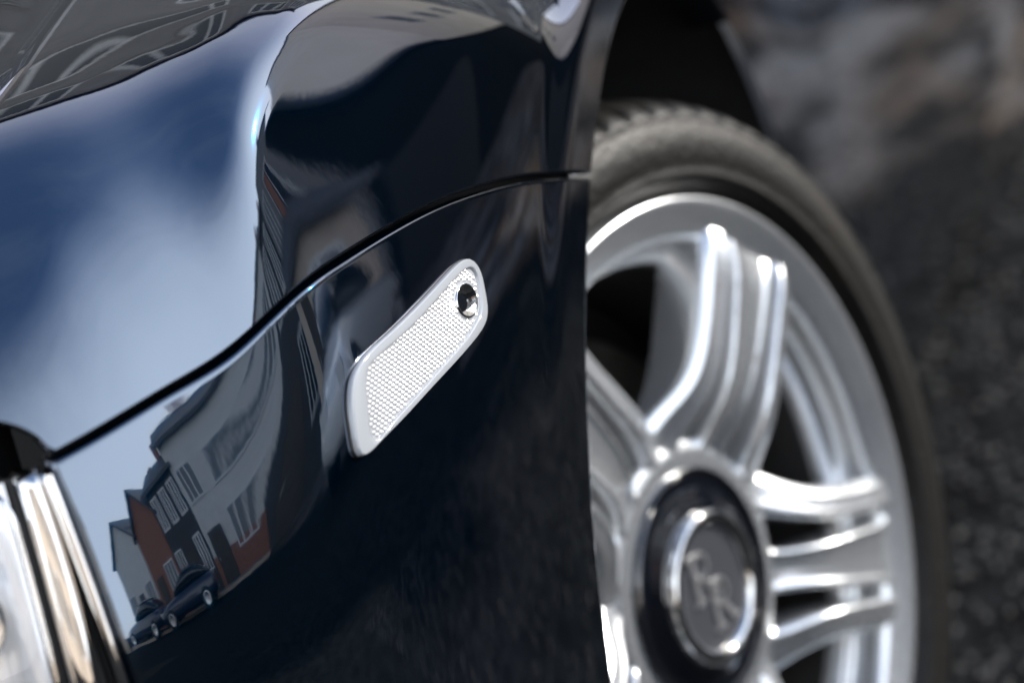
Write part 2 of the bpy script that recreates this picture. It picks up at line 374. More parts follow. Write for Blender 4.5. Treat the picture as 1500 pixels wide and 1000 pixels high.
# --- headlamp: chrome frame, gasket, housing and cover
zz = np.linspace(.752, .60, 40)
def widen(z): return .0062*(1-min(1, max(0, (.752-z)/.085)))             # the lamp opening leans away towards the top
def strip(prof, name, m, zlist=zz, top=None, lean=False):
    """prof: (along-the-front offset from the bumper's edge, depth outward) swept down the corner"""
    V = []
    for z in zlist:
        q = P(np.array(SB), np.array(z))
        for a, d in prof:
            s = SB+a-(widen(z) if lean else 0); p = P(np.array(s), np.array(z)); n = pnorm(np.array(s)); V.append((p[0]+n[0]*d, p[1]+n[1]*d, z))
    return V, grid_faces(len(zlist), len(prof))
headlight = bpy.data.objects.new('headlight', None); COL.objects.link(headlight); headlight.parent = car
V, F = strip([(.0028, -.014), (.0030, -.002), (.0036, .0002), (.0048, .0012), (.0062, .0010), (.0074, -.0006), (.0080, -.003), (.0085, -.0055)], 'x', None)
link('chrome_bar', mesh('chrome_bar', V, F), M['chrome'], headlight)
k = 0
bz = [(.0088, -.0057), (.0108, -.0040), (.0138, -.0036), (.018, -.0055), (.0225, -.0085), (.0255, -.0115), (.0262, -.016)]
V = []; F = []
for z in zz:                                                            # the bezel narrows downwards, its lower part leaves a dark groove
    t = min(1, max(0, (.752-z)/.11)); g = .0075*t*t
    for a, d in bz:
        e_ = .0262-widen(z); sx = e_-(.0262-a)*(e_-.0088-g)/.0174; p = P(np.array(SB+sx), np.array(z)); n = pnorm(np.array(SB+sx)); V.append((p[0]+n[0]*d, p[1]+n[1]*d, z))
F = grid_faces(len(zz), len(bz)); tp = V[:7]; k = len(V)
V += [(x-.004, y+.012, z+.001) for x, y, z in tp]; F += [(i, i+1, k+i+1, k+i) for i in range(6)]
link('chrome_bezel', mesh('chrome_bezel', V, F), M['chrome'], headlight)
V, F = strip([(.0078, -.012), (.0100, -.0105), (.0180, -.0135), (.024, -.018)], 'x', None)
link('bezel_groove', mesh('bezel_groove', V, F), M['rubber'], headlight)
V, F = strip([(.0262, -.0130), (.0268, -.0140), (.0282, -.0140), (.0290, -.0125)], 'x', None, lean=True)
link('gasket', mesh('gasket', V, F), M['rubber'], headlight)
# cover with a rounded upper corner
V = []; cov = [(.0290, -.030), (.0293, -.0125), (.0300, -.0090), (.0335, -.0070), (.042, -.0060), (.08, -.005), (.20, -.005), (.36, -.006)]
zc_ = np.linspace(.757, .60, 60)
for z in zc_:
    q = max(0, (z-.735)/.022); rr = .020*(1-math.sqrt(max(0, 1-q*q)))
    for a, d in cov:
        s = SB+a-widen(z)+rr*(1 if a < .1 else 0); p = P(np.array(s), np.array(z)); n = pnorm(np.array(s)); d2 = d-.006*q*q; V.append((p[0]+n[0]*d2, p[1]+n[1]*d2, z))
link('lamp_cover', mesh('lamp_cover', V, grid_faces(60, 8)), M['glass'], headlight)
V, F = strip([(.0305, -.0125), (.036, -.0130), (.039, -.017), (.0405, -.026), (.048, -.030), (.060, -.036), (.12, -.045), (.36, -.045)], 'x', None, lean=True)
link('lamp_housing', mesh('lamp_housing', V, F), M['housing'], headlight)
rp_ = P(np.array(SB+.063), np.array(.700)); rn_ = pnorm(np.array(SB+.063))
V, F = lathe([(-.006, .006), (.004, .010), (.012, .0165), (.014, .0185), (.013, .0205), (-.004, .021)], 48)
ro = link('reflector_ring', mesh('reflector_ring', V, F), M['chrome'], headlight)
ro.location = (rp_[0]-rn_[0]*.034, rp_[1]-rn_[1]*.034, .700); ro.rotation_euler = (0, 0, math.atan2(rn_[1], rn_[0]))
V = []
b = MB(); b.box(-.9, -.16, -.72, -.70, .58, .80); b.build('lamp_recess', M['black'], car)
# ------------------------------------------------------------------ ground
def asphalt():
    m, t, b = mat('dark_asphalt'); N = t.nodes; l = t.links.new
    c = N.new('ShaderNodeTexCoord')
    n = N.new('ShaderNodeTexNoise'); n.inputs['Scale'].default_value = 110; n.inputs['Detail'].default_value = 6; n.inputs['Roughness'].default_value = .75
    n2 = N.new('ShaderNodeTexNoise'); n2.inputs['Scale'].default_value = 3.6; n2.inputs['Detail'].default_value = 8; n2.inputs['Roughness'].default_value = .65; n2.inputs['Distortion'].default_value = .4
    mp_ = N.new('ShaderNodeMapping'); mp_.inputs['Scale'].default_value = (1, .30, 1); l(c.outputs['Object'], mp_.inputs[0])
    l(c.outputs['Object'], n.inputs['Vector']); l(mp_.outputs[0], n2.inputs['Vector'])
    r = N.new('ShaderNodeValToRGB'); e = r.color_ramp.elements
    e[0].position = .40; e[0].color = (.0012, .0015, .0019, 1); e[1].position = .80; e[1].color = (.022, .024, .026, 1)
    # worn, dusty paving further along the yard
    sx = N.new('ShaderNodeSeparateXYZ'); l(c.outputs['Object'], sx.inputs[0])
    mr = N.new('ShaderNodeMapRange'); mr.inputs['From Min'].default_value = 1.9; mr.inputs['From Max'].default_value = 3.6; mr.inputs['To Min'].default_value = -.30; mr.inputs['To Max'].default_value = .035
    l(sx.outputs['Y'], mr.inputs['Value'])
    ad = N.new('ShaderNodeMath'); ad.operation = 'ADD'; l(n2.outputs['Fac'], ad.inputs[0]); l(mr.outputs[0], ad.inputs[1])
    r2 = N.new('ShaderNodeValToRGB'); e = r2.color_ramp.elements
    e[0].position = .46; e[0].color = (0, 0, 0, 1); e[1].position = .57; e[1].color = (1, 1, 1, 1)
    n3 = N.new('ShaderNodeTexNoise'); n3.inputs['Scale'].default_value = 2.2; n3.inputs['Detail'].default_value = 5; l(mp_.outputs[0], n3.inputs['Vector'])
    r3 = N.new('ShaderNodeValToRGB'); e = r3.color_ramp.elements
    e[0].position = .38; e[0].color = (.10, .068, .046, 1); e[1].position = .60; e[1].color = (.19, .188, .192, 1); l(n3.outputs['Fac'], r3.inputs[0])
    mix = N.new('ShaderNodeMix'); mix.data_type = 'RGBA'; l(r3.outputs[0], mix.inputs['B'])
    n4 = N.new('ShaderNodeTexNoise'); n4.inputs['Scale'].default_value = 17; n4.inputs['Detail'].default_value = 4; l(c.outputs['Object'], n4.inputs['Vector'])
    av = N.new('ShaderNodeMath'); av.operation = 'MULTIPLY_ADD'; av.inputs[1].default_value = 1.1; l(n4.outputs['Fac'], av.inputs[0])
    a2 = N.new('ShaderNodeMath'); a2.operation = 'ADD'; a2.inputs[1].default_value = -.55; l(n.outputs['Fac'], a2.inputs[0]); l(a2.outputs[0], av.inputs[2])
    l(av.outputs[0], r.inputs[0]); l(ad.outputs[0], r2.inputs[0]); l(r2.outputs[0], mix.inputs['Factor']); l(r.outputs[0], mix.inputs['A'])
    l(mix.outputs['Result'], b.inputs['Base Color']); b.inputs['Roughness'].default_value = 1.0; b.inputs['Specular IOR Level'].default_value = .05
    bp = N.new('ShaderNodeBump'); bp.inputs['Strength'].default_value = .7; bp.inputs['Distance'].default_value = .006
    l(n.outputs['Fac'], bp.inputs['Height']); l(bp.outputs[0], b.inputs['Normal'])
    return m
me = mesh('ground', [(-400, -400, .022), (400, -400, .022), (400, 400, .022), (-400, 400, .022)], [(0, 1, 2, 3)])
ground = link('ground', me, asphalt(), smooth=False); ground['kind'] = 'structure'

# ------------------------------------------------------------------ side marker lamp on the bumper
mk_out = np.array([(2.0119,.7303),(2.0053,.7354),(1.9927,.7394),(1.9683,.7421),(1.9371,.7451),(1.9027,.7492),(1.8826,.7514),(1.8714,.7513),(1.8642,.7485),(1.8602,.7417),(1.8618,.7322),(1.8662,.7225),(1.8740,.7176),(1.8893,.7145),(1.9177,.7113),(1.9519,.7080),(1.9835,.7045),(2.0051,.7023),(2.0165,.7009),(2.0214,.7015),(2.0231,.7051),(2.0206,.7142),(2.0171,.7229)])
mk_len = np.array([(1.9955,.7333),(1.9870,.7358),(1.9498,.7387),(1.9073,.7438),(1.8850,.7467),(1.8696,.7464),(1.8656,.7407),(1.8682,.7323),(1.8736,.7248),(1.8820,.7213),(1.9011,.7173),(1.9322,.7135),(1.9657,.7094),(1.9966,.7052),(2.0074,.7035),(2.0101,.7069),(2.0070,.7158),(2.0018,.7257)])
mk_c = np.array([1.8847, .7331]); LR = np.array([.0112, .0083])       # small round lamp in its upper end
def closed_curve(pts, n=600):
    q = np.vstack([pts[-4:], pts, pts[:5]]); d = np.r_[0, np.cumsum(np.sqrt(np.linalg.norm(np.diff(q, axis=0)*[1, 2.2], axis=1)))]
    f = natspline(d, q); a, b = d[4], d[4+len(pts)]
    return f(np.linspace(a, b, n, endpoint=False))
def by_angle(curve, c, ang):
    w = (curve-c)*[1, 3.2]; a = np.arctan2(w[:, 1], w[:, 0]); r = np.hypot(w[:, 0], w[:, 1]); o = np.argsort(a); a = a[o]; r = r[o]
    rr = np.interp(ang, np.r_[a-2*math.pi, a, a+2*math.pi], np.r_[r, r, r])
    return c+np.stack([rr*np.cos(ang), rr*np.sin(ang)/3.2], 1)
cen = mk_out.mean(0); NA = 240
co = closed_curve(mk_out); cl = closed_curve(mk_len)
# sample evenly along the outer outline, then carry the same angles to the lens outline
idx = np.linspace(0, 600, NA, endpoint=False).astype(int)
w_ = (co[idx]-cen)*[1, 3.2]; ang1 = np.arctan2(w_[:, 1], w_[:, 0])
outer = by_angle(co, cen, ang1); lensr = by_angle(cl, cen, ang1)
def inset(c, d): return c+(cen-c)*np.minimum(1, d/np.maximum(np.linalg.norm((cen-c)*[.35, 1.6], axis=1), 1e-6))[:, None]
def lift(c, h): return P(c[:, 0], c[:, 1])+N3(c[:, 0], c[:, 1])*np.asarray(h).reshape(-1, 1)
def rings(lst): return np.stack(lst, 1)
marker = bpy.data.objects.new('side_marker', None); COL.objects.link(marker); marker.parent = car
H = .0034
mkg = by_angle(co, cen, ang1)
gs = cen+(outer-cen)*1.008
R_ = rings([lift(gs, -.001), lift(gs, .0006), lift(outer, .0008)])
link('marker_gasket', mesh('marker_gasket', R_.reshape(-1, 3), grid_faces(NA, 3, closed=True, flip=True)), M['rubber'], marker)
R_ = rings([lift(outer, -.001), lift(outer, H*.55), lift(inset(outer, .0003), H*.88), lift(inset(outer, .0007), H), lift(inset(outer, .0011), H*1.02), lift(outer+(lensr-outer)*.8, H*1.0), lift(lensr, H*.98), lift(inset(lensr, .0002), H*.9), lift(inset(lensr, .0006), H*.64)])
link('marker_bezel', mesh('marker_bezel', R_.reshape(-1, 3), grid_faces(NA, 9, closed=True, flip=True)), M['bezel'], marker)
w_ = (cl[idx]-mk_c)*[1, 3.2]; ang2 = np.arctan2(w_[:, 1], w_[:, 0]); o_ = np.argsort(ang2); ang2 = ang2[o_]
le = by_angle(cl, mk_c, ang2)
el = mk_c+LR*np.stack([np.cos(ang2), np.sin(ang2)], 1)
R_ = rings([lift(le+(el-le)*t, H*.62) for t in np.linspace(0, 1, 8)])
link('marker_lens', mesh('marker_lens', R_.reshape(-1, 3), grid_faces(NA, 8, closed=True, flip=False)), M['marker'], marker)
ca = np.linspace(0, 2*math.pi, 64, endpoint=False); cc = np.stack([np.cos(ca), np.sin(ca)], 1)
R_ = rings([lift(mk_c+LR*cc*k+np.array([dx, 0]), h) for k, dx, h in ((1.04, 0, H*.5), (1.04, 0, H*.80), (.98, 0, H*.86), (.90, 0, H*.80), (.84, .0003, H*.66), (.60, .0018, H*.24), (.52, .0022, H*.16))])
link('lamp_cup', mesh('lamp_cup', R_.reshape(-1, 3), grid_faces(64, 7, closed=True, flip=True)), M['chrome'], marker)
cv = [*lift(mk_c+LR*cc*.52+np.array([.0024, 0]), H*.16)]; link('lamp_eye', mesh('lamp_eye', cv, [tuple(range(64))]), M['gloss'], marker)
# moulded reflector cells
def in_poly(p, poly):
    x, y = p; c = False; j = len(poly)-1
    for i in range(len(poly)):
        xi, yi = poly[i]; xj, yj = poly[j]
        if (yi > y) != (yj > y) and x < (xj-xi)*(y-yi)/(yj-yi)+xi: c = not c
        j = i
    return c
mbc = MB(); pitch = .0038; dz_ = .00185; poly = cen+(cl[::6]-cen)*.965
row = 0; z_ = .70
CS = []
while z_ < .752:
    s_ = 1.862+(row % 2)*pitch*.5
    while s_ < 2.014:
        e_ = ((s_-mk_c[0])/LR[0])**2+((z_-mk_c[1])/LR[1])**2
        if e_ > 1.35 and in_poly((s_, z_), poly): CS.append((s_, z_))
        s_ += pitch
    z_ += dz_; row += 1
CS = np.array(CS)
hexa = np.array([(math.cos(a)*pitch*.46, math.sin(a)*dz_*.60) for a in np.linspace(math.pi/6, math.pi*13/6, 6, endpoint=False)])
top = lift(CS, H*.62+.0006)
base = [lift(CS+h, H*.62+.0001) for h in hexa]
for i in range(len(CS)):
    mbc.add([top[i]]+[b[i] for b in base], [(0, 1+k, 1+(k+1) % 6) for k in range(6)])
cells = mbc.build('reflector_cells', M['marker'], marker, smooth=False); cells['kind'] = 'stuff'

# ------------------------------------------------------------------ wheel, turned a little towards the front; its own X is the axle
STEER, CAMBER = 0.344275, 0.043775
rim_prof = [(-.012, .2815), (-.004, .2822), (-.0005, .2818), (.0008, .2800), (.0008, .2775), (-.0005, .2745), (-.0085, .2560), (-.0105, .2525), (-.0135, .2508), (-.022, .2500), (-.034, .2490), (-.037, .2470), (-.038, .2400), (-.0395, .2380), (-.055, .2360), (-.075, .2330), (-.21, .2290), (-.23, .25), (-.235, .275)]
V, F = lathe(rim_prof, 192)
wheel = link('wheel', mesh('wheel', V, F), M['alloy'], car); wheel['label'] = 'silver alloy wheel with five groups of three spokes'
wheel.data.materials.append(principled('barrel_shade', (.012, .012, .012), .6))  # deep barrel coloured dark, in place of shade behind the spokes
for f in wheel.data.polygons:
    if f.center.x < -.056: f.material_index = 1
wheel.location = (-.034418, -.008213, .382794)
wheel.rotation_euler = (Matrix.Rotation(-STEER, 3, 'Z') @ Matrix.Rotation(-CAMBER, 3, 'Y')).to_euler()
def sweep(path, sect):
    """path rows (u, v, x, w): radial, tangential, height, width; sect(w, x) gives (t, x) points across"""
    path = np.array(path, float); d = np.r_[0, np.cumsum(np.linalg.norm(np.diff(path[:, :2], axis=0), axis=1))]
    f = natspline(d, path); q = f(np.linspace(0, d[-1], 26)); dq = f(np.linspace(0, d[-1], 26), 1)
    V = []; n = None
    for (u, v, x, w), (du, dv, *_r) in zip(q, dq):
        l = math.hypot(du, dv); tx, ty = -dv/l, du/l
        pr = sect(w, x); n = len(pr)
        V += [(px, v+t*ty, u+t*tx) for t, px in pr]
    F = grid_faces(26, n)
    F += [(i*n+n-1, i*n, (i+1)*n, (i+1)*n+n-1) for i in range(25)]
    F += [tuple(range(n))[::-1], tuple(range(25*n, 26*n))]
    return V, F
def rail_sect(sg):
    """ridge whose crest runs along the inner edge, sloping away to the outside"""
    def f(w, x):
        h = w/2
        q = [(-h, -.046), (-h, x-.013), (-h+.0012, x-.0095), (-h*.45, x-.0040), (h*.30, x-.0018), (h*.58, x), (h*.84, x-.0010), (h, x-.0055), (h, -.046)]
        return q if sg > 0 else [(-t, z) for t, z in q[::-1]]
    return f
def flat_sect(w, x):
    h = w/2
    return [(-h, -.040), (-h, x-.0045), (-h+.0016, x-.0004), (-h+.0042, x), (-h+.008, x-.0024), (0, x-.0036), (h-.008, x-.0024), (h-.0042, x), (h-.0016, x-.0004), (h, x-.0045), (h, -.040)]
sp = MB()
for sg in (-1, 1):
    sp.add(*sweep([(.086, .064*sg, -.026, .040), (.103, .0590*sg, -.020, .034), (.122, .0525*sg, -.009, .029), (.142, .0480*sg, -.001, .0265), (.17, .0460*sg, .0030, .0255), (.21, .0465*sg, .0040, .0250), (.240, .0480*sg, .0025, .0240), (.2560, .0490*sg, -.002, .020)], rail_sect(-sg)))
sp.add(*sweep([(.086, 0, -.028, .040), (.104, 0, -.022, .034), (.125, 0, -.011, .033), (.15, 0, -.002, .036), (.18, 0, .0015, .0405), (.21, 0, .0020, .045), (.24, 0, .0, .051), (.2550, 0, -.004, .057)], flat_sect))
# hub ring sector
nA = 26; ha = np.linspace(-rad(37.5), rad(37.5), nA); pr = [(.082, -.055), (.082, -.030), (.085, -.0245), (.090, -.0235), (.100, -.0240), (.107, -.0270), (.109, -.033), (.109, -.055)]
V = [(x, r*math.sin(a), r*math.cos(a)) for a in ha for r, x in pr]
F = grid_faces(nA, 8)+[(i*8+7, i*8, i*8+8, i*8+15) for i in range(nA-1)]+[tuple(range(8))[::-1], tuple(range((nA-1)*8, nA*8))]
sp.add(V, F)
spoke = sp.build('spoke_group', M['alloy'], wheel, smooth=True)
r_m = spoke.modifiers.new('fuse', 'REMESH'); r_m.mode = 'VOXEL'; r_m.voxel_size = .00135; r_m.use_smooth_shade = True
s_m = spoke.modifiers.new('fillet', 'SMOOTH'); s_m.factor = .5; s_m.iterations = 4
dg = bpy.context.evaluated_depsgraph_get(); dg.update()
me2 = bpy.data.meshes.new_from_object(spoke.evaluated_get(dg)); spoke.modifiers.clear(); spoke.data = me2
me2.polygons.foreach_set('use_smooth', [True]*len(me2.polygons))
if not me2.materials: me2.materials.append(M['alloy'])
PHASE = 35.0
for k in range(5):
    o = spoke if k == 0 else spoke.copy()
    if k: COL.objects.link(o)
    o.parent = wheel; o.rotation_euler = (-rad(PHASE+72*k), 0, 0)
# tyre: sidewall, shoulder, grooved tread with cross cuts
tp = [(-.016, .2790), (-.010, .2815), (-.0075, .2855), (-.002, .2915), (.0055, .2975), (.0095, .3000), (.0102, .3030), (.0085, .3060), (.0100, .3130), (.0110, .3230), (.0102, .3330), (.0080, .3430), (.0050, .3510), (.0035, .3545), (.0040, .3570), (.0020, .3610), (-.0030, .3665), (-.0100, .3715), (-.0190, .3755), (-.0300, .3785),
      (-.0440, .3805), (-.0450, .3745), (-.0530, .3745), (-.0540, .3815), (-.0850, .3838), (-.0860, .3775), (-.0950, .3775), (-.0960, .3842), (-.1300, .3845), (-.1650, .3842), (-.1660, .3775), (-.1750, .3775), (-.1760, .3838), (-.2060, .3815), (-.2070, .3745), (-.2150, .3745), (-.2160, .3805), (-.2300, .3785), (-.2450, .37), (-.255, .345), (-.255, .31), (-.24, .279)]
tp = [(x*(.8 if x > 0 else 1), .2815+(r-.2815)*.755) for x, r in tp]
NT = 70*7; V = []
for i in range(NT):
    a = 2*math.pi*i/NT; kk = i % 7
    for j, (x, r) in enumerate(tp):
        aa = a+(.030*(x+.02)/.03 if x < -.008 else 0)*.55
        cut = kk in (5, 6) and ((15 <= j <= 20) or (24 <= j <= 24) or (28 <= j <= 28))
        rr = r-(.0055 if cut and j > 16 else .0025 if cut else 0)
        V.append((x, rr*math.sin(aa), rr*math.cos(aa)))
link('tyre', mesh('tyre', V, grid_faces(NT, len(tp), closed=True)), M['tyre'], wheel)
# centre cap
V, F = lathe([(x-.011, r*1.02) for x, r in [(-.030, .0862), (-.0118, .0858), (-.0095, .0850), (-.0092, .0838), (-.0110, .0815), (-.0125, .0780), (-.0110, .0700), (-.0080, .0640), (-.0060, .0600), (-.0055, .0575), (-.006, .050)]], 96)
link('cap_ring', mesh('cap_ring', V, F), M['gloss'], wheel)
V, F = lathe([(x-.010, r) for x, r in [(-.010, .0568), (-.002, .0566), (.0006, .0556), (.0018, .0538), (.0020, .0510), (.0012, .0478), (-.0002, .0458), (-.0030, .0446), (-.006, .0442)]], 96)
link('chrome_ring', mesh('chrome_ring', V, F), M['chrome'], wheel)
V, F = lathe([(x-.010, r) for x, r in [(-.0036, .0450), (-.0034, .03), (-.0033, .012), (-.0033, .0005)]], 64)
link('cap_disc', mesh('cap_disc', V, F), M['capgrey'], wheel)
def letter_R(mb, oy, oz, h):
    """R drawn with flat strokes standing on the cap: Y' to the viewer's right, Z' up"""
    def stroke(pts, w):
        for (a, b), (c, d) in zip(pts, pts[1:]):
            l = math.hypot(c-a, d-b); nx, ny = -(d-b)/l*w/2, (c-a)/l*w/2; ex, ey = (c-a)/l*w*.3, (d-b)/l*w*.3
            q = [(a+nx-ex, b+ny-ey), (a-nx-ex, b-ny-ey), (c-nx+ex, d-ny+ey), (c+nx+ex, d+ny+ey)]
            mb.prism([(oy+y*h, oz+z*h) for y, z in q], 0, -.0134, -.0114)
    stroke([(0, 0), (0, 1)], .15); stroke([(-.14, 0), (.16, 0)], .07); stroke([(-.14, 1), (.05, 1)], .07)
    bowl = [(0, .97)]+[(.34+.22*math.cos(t), .74+.23*math.sin(t)) for t in np.linspace(math.pi/2, -math.pi/2, 9)]+[(0, .50)]
    stroke(bowl, .10); stroke([(.26, .52), (.62, .02)], .15); stroke([(.52, 0), (.78, 0)], .07)
mb = MB(); letter_R(mb, -.021, -.004, .034); mb.build('badge_letter', M['letter'], wheel)
mb = MB(); letter_R(mb, -.004, -.030, .034); mb.build('badge_letter', M['letter'], wheel)
# brake disc and caliper behind the spokes
V, F = lathe([(-.105, .05), (-.098, .075), (-.098, .1), (-.112, .102), (-.112, .185), (-.114, .187), (-.138, .187), (-.14, .10)], 96)
link('brake_disc', mesh('brake_disc', V, F), M['steel'], wheel)
mb = MB(); sec = []
pts = [(r*math.sin(a), r*math.cos(a)) for r, aa in ((.120, np.linspace(rad(60), rad(125), 8)), (.205, np.linspace(rad(125), rad(60), 8))) for a in aa]
mb.prism(pts, 0, -.165, -.088); mb.build('brake_caliper', M['caliper'], wheel, bevel=.004)
V, F = lathe([(-.15, .04), (-.15, .226)], 64); link('dark_backing_disc', mesh('dark_backing_disc', V, F), M['black'], wheel)  # dark disc added to keep the openings between the spokes black

# ------------------------------------------------------------------ the street the paint mirrors
M['render_white'] = noisy('white_render', [(.62, .61, .58), (.74, .73, .70)], 2.5, rough=(.8, .95), bump=.1)
M['render_grey'] = noisy('grey_render', [(.17, .165, .165), (.24, .235, .235)], 2.5, rough=(.8, .95), bump=.1)
M['render_cream'] = noisy('cream_cladding', [(.68, .60, .50), (.80, .72, .62)], 1.2, rough=(.7, .9), bump=.1)
M['render_beige'] = noisy('beige_render', [(.50, .41, .33), (.62, .53, .44)], 2.0, rough=(.8, .95), bump=.1)
M['brick_red'] = noisy('red_brick', [(.22, .09, .06), (.34, .16, .11)], 9, rough=(.8, .95), bump=.3)
M['brick_grey'] = noisy('grey_brick', [(.04, .039, .041), (.08, .074, .074)], 9, rough=(.8, .95), bump=.3)
M['boards'] = noisy('black_boards', [(.004, .004, .0045), (.012, .011, .011)], 4, rough=(.8, .95), bump=.3, Specular_IOR_Level=.2)
M['slate'] = noisy('slate', [(.05, .052, .06), (.10, .10, .11)], 6, rough=(.6, .8), bump=.3)
M['frame'] = principled('window_frame_white', (.7, .7, .7), .5)
M['pane'] = principled('window_pane_dark', (.02, .025, .03), .06, 0, Specular_IOR_Level=.8)
M['dark_wood'] = noisy('dark_door_wood', [(.03, .025, .02), (.07, .05, .04)], 5, rough=(.5, .7))
M['metal_grey'] = principled('sheet_metal_grey', (.3, .31, .32), .5, .6)
def place(root, p0, p1):
    d = Vector((p1[0]-p0[0], p1[1]-p0[1], 0)); root.location = (p0[0], p0[1], 0); root.rotation_euler = (0, 0, math.atan2(d.y, d.x)); return d.length
def house(name, label, cat, p0, p1, depth, h, rise, wall, roofm, base=None, group=None, rows=((1.0, 1.3), (3.3, 1.2), (6.3, 1.3), (8.8, 1.3)), ncol=3, gable=False):
    """facade from p0 to p1 (left to right seen from the street), the house lies behind it"""
    t = bpy.data.objects.new(name, None); COL.objects.link(t); tag(t, label, cat, group); Lh = place(t, p0, p1)
    b = MB(); b.box(0, Lh, 0, depth, 1.2 if base else 0, h)
    if gable: b.prism([(0, h), (Lh, h), (Lh/2, h+rise)], 1, .002, depth-.002)
    else: b.prism([(0, h), (depth, h), (depth/2, h+rise)], 0, .002, Lh-.002)
    b.build('wall', wall, t)
    if base: b = MB(); b.box(-.03, Lh+.03, -.04, depth+.03, 0, 1.2); b.build('plinth', base, t)
    b = MB(); th = .16; o = .3
    if gable:
        for sg in (0, 1):
            x0, x1 = (-o, Lh/2) if sg == 0 else (Lh+o, Lh/2)
            k = rise/(Lh/2)*o
            b.prism([(x0, h-k+.01), (x1, h+rise+.01), (x1, h+rise+th), (x0, h-k+th)], 1, -o, depth+o)
    else:
        for sg in (0, 1):
            y0 = -o if sg == 0 else depth+o; k = rise/(depth/2)*o
            b.prism([(y0, h-k+.01), (depth/2, h+rise+.01), (depth/2, h+rise+th), (y0, h-k+th)], 0, -o, Lh+o)
    rf = b.build('roof', roofm, t)
    b = MB(); b.box(.6, 1.15, depth*.5-.3, depth*.5+.3, h+rise*.3, h+rise+.8); b.build('chimney', M['brick_red'], rf)
    n = 0
    for z0, hh in rows:
        if z0+hh > h: continue
        for c in range(ncol):
            xc = Lh*(c+.5)/ncol
            if z0 < 2 and c == ncol//2:
                b = MB(); b.box(xc-.48, xc+.48, -.07, .02, 0, 2.1); d = b.build('door', M['dark_wood'], t)
                b = MB(); b.box(xc+.32, xc+.38, -.12, -.07, 1.0, 1.12); b.build('handle', M['metal_grey'], d); continue
            w = min(.95, Lh/ncol*.36)
            b = MB()
            b.box(xc-w, xc+w, -.06, .02, z0-.08, z0); b.box(xc-w, xc+w, -.06, .02, z0+hh, z0+hh+.08)
            for xx in (-w, -w/3-.03, w/3-.03, w-.08): b.box(xc+xx, xc+xx+.08, -.055, .02, z0, z0+hh)
            wf = b.build('window', M['frame'], t)
            b = MB(); b.box(xc-w+.02, xc+w-.02, -.025, .015, z0, z0+hh); b.build('pane', M['pane'], wf)
    return t
G1 = 'houses across the street'
house('terraced_house', 'dark grey brick house with white window frames next to the white rendered house', 'house', (14.6, 7.1), (15.4, 4.0), 8, 5.3, 1.6, M['brick_grey'], M['slate'], None, G1, ncol=2)
house('terraced_house', 'white rendered house with slate roof and red brick plinth across the street', 'house', (15.43, 3.95), (15.95, 1.1), 8, 5.7, 1.7, M['render_white'], M['slate'], M['brick_red'], G1, ncol=2)
house('terraced_house', 'dark brick house with lower roof between the white and the red gabled house', 'house', (15.98, 1.05), (16.7, -1.7), 8, 4.9, 1.5, M['brick_grey'], M['slate'], None, G1, ncol=3)
house('terraced_house', 'red brick gabled house at the bend of the street', 'house', (16.75, -1.75), (18.7, -4.6), 8, 4.3, 1.5, M['brick_red'], M['slate'], None, G1, ncol=2, gable=True)
house('terraced_house', 'white rendered gabled house at the far end of the street row', 'house', (18.75, -4.7), (22.3, -9.2), 8, 4.4, 1.6, M['render_white'], M['slate'], M['brick_red'], G1, gable=True)
house('garage', 'low beige rendered garage with dark flat eaves beside the black workshop', 'garage', (9.0, 8.8), (11.3, 5.1), 2.4, 2.5, .4, M['render_beige'], M['slate'], None, None, rows=((1.0, .9),), ncol=2)
house('tall_house', 'tall grey rendered house rising behind the low beige garage', 'house', (12.2, 12.4), (14.4, 7.2), 7, 6.6, 1.2, M['render_grey'], M['slate'], None, None, ncol=2)  # unseen; height and place set so its shadow darkens the asphalt beside the car
house('long_house', 'long beige rendered house across the road in front of the car', 'house', (9, -13.5), (-10, -12.5), 8, 5.2, 1.8, M['render_beige'], M['slate'], None, None, ncol=6)
# black workshop with an open doorway
t = bpy.data.objects.new('workshop', None); COL.objects.link(t); tag(t, 'long workshop of black boards with a wide open doorway and a tall pale upper wall', 'workshop')
Lw = place(t, (3.9, 33.0), (13.4, 12.4))
b = MB(); b.box(0, Lw, 0, 8, 0, 5.4); b.build('wall', M['boards'], t)
b = MB(); b.prism([(-.4, 5.42), (8.4, 5.42), (8.4, 5.6), (4, 6.6), (-.4, 5.6)], 0, Lw-5.1, Lw+.3); b.build('roof', M['slate'], t)
b = MB(); b.box(0, Lw-5.15, -.25, 8, 5.42, 14.0); b.build('upper_wall', M['render_cream'], t)
b = MB(); b.box(-.3, Lw-5.0, -.5, 8.2, 14.003, 14.3); b.build('roof', M['slate'], t)
for k in range(5):
    b = MB(); x0 = 1.5+k*2.9; b.box(x0, x0+1.5, -.29, -.2, 8.4, 9.9); w = b.build('window', M['frame'], t)
    b = MB(); b.box(x0+.1, x0+1.4, -.30, -.28, 8.5, 9.8); b.build('pane', M['pane'], w)
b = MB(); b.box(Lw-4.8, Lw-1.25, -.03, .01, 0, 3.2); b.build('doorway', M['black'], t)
for k in range(40):
    b = MB(); x0 = k*.36; b.box(x0, x0+.30, -.035, .01, .1, 5.3); b.build('board', M['boards'], t)
# house behind the car, to its other side
house('terraced_house', 'very tall grey rendered house behind the car with four rows of windows', 'house', (-9.0, 6.6), (2.8, 13.1), 8, 10.8, 2.6, M['render_grey'], M['slate'], None, None, ncol=4)

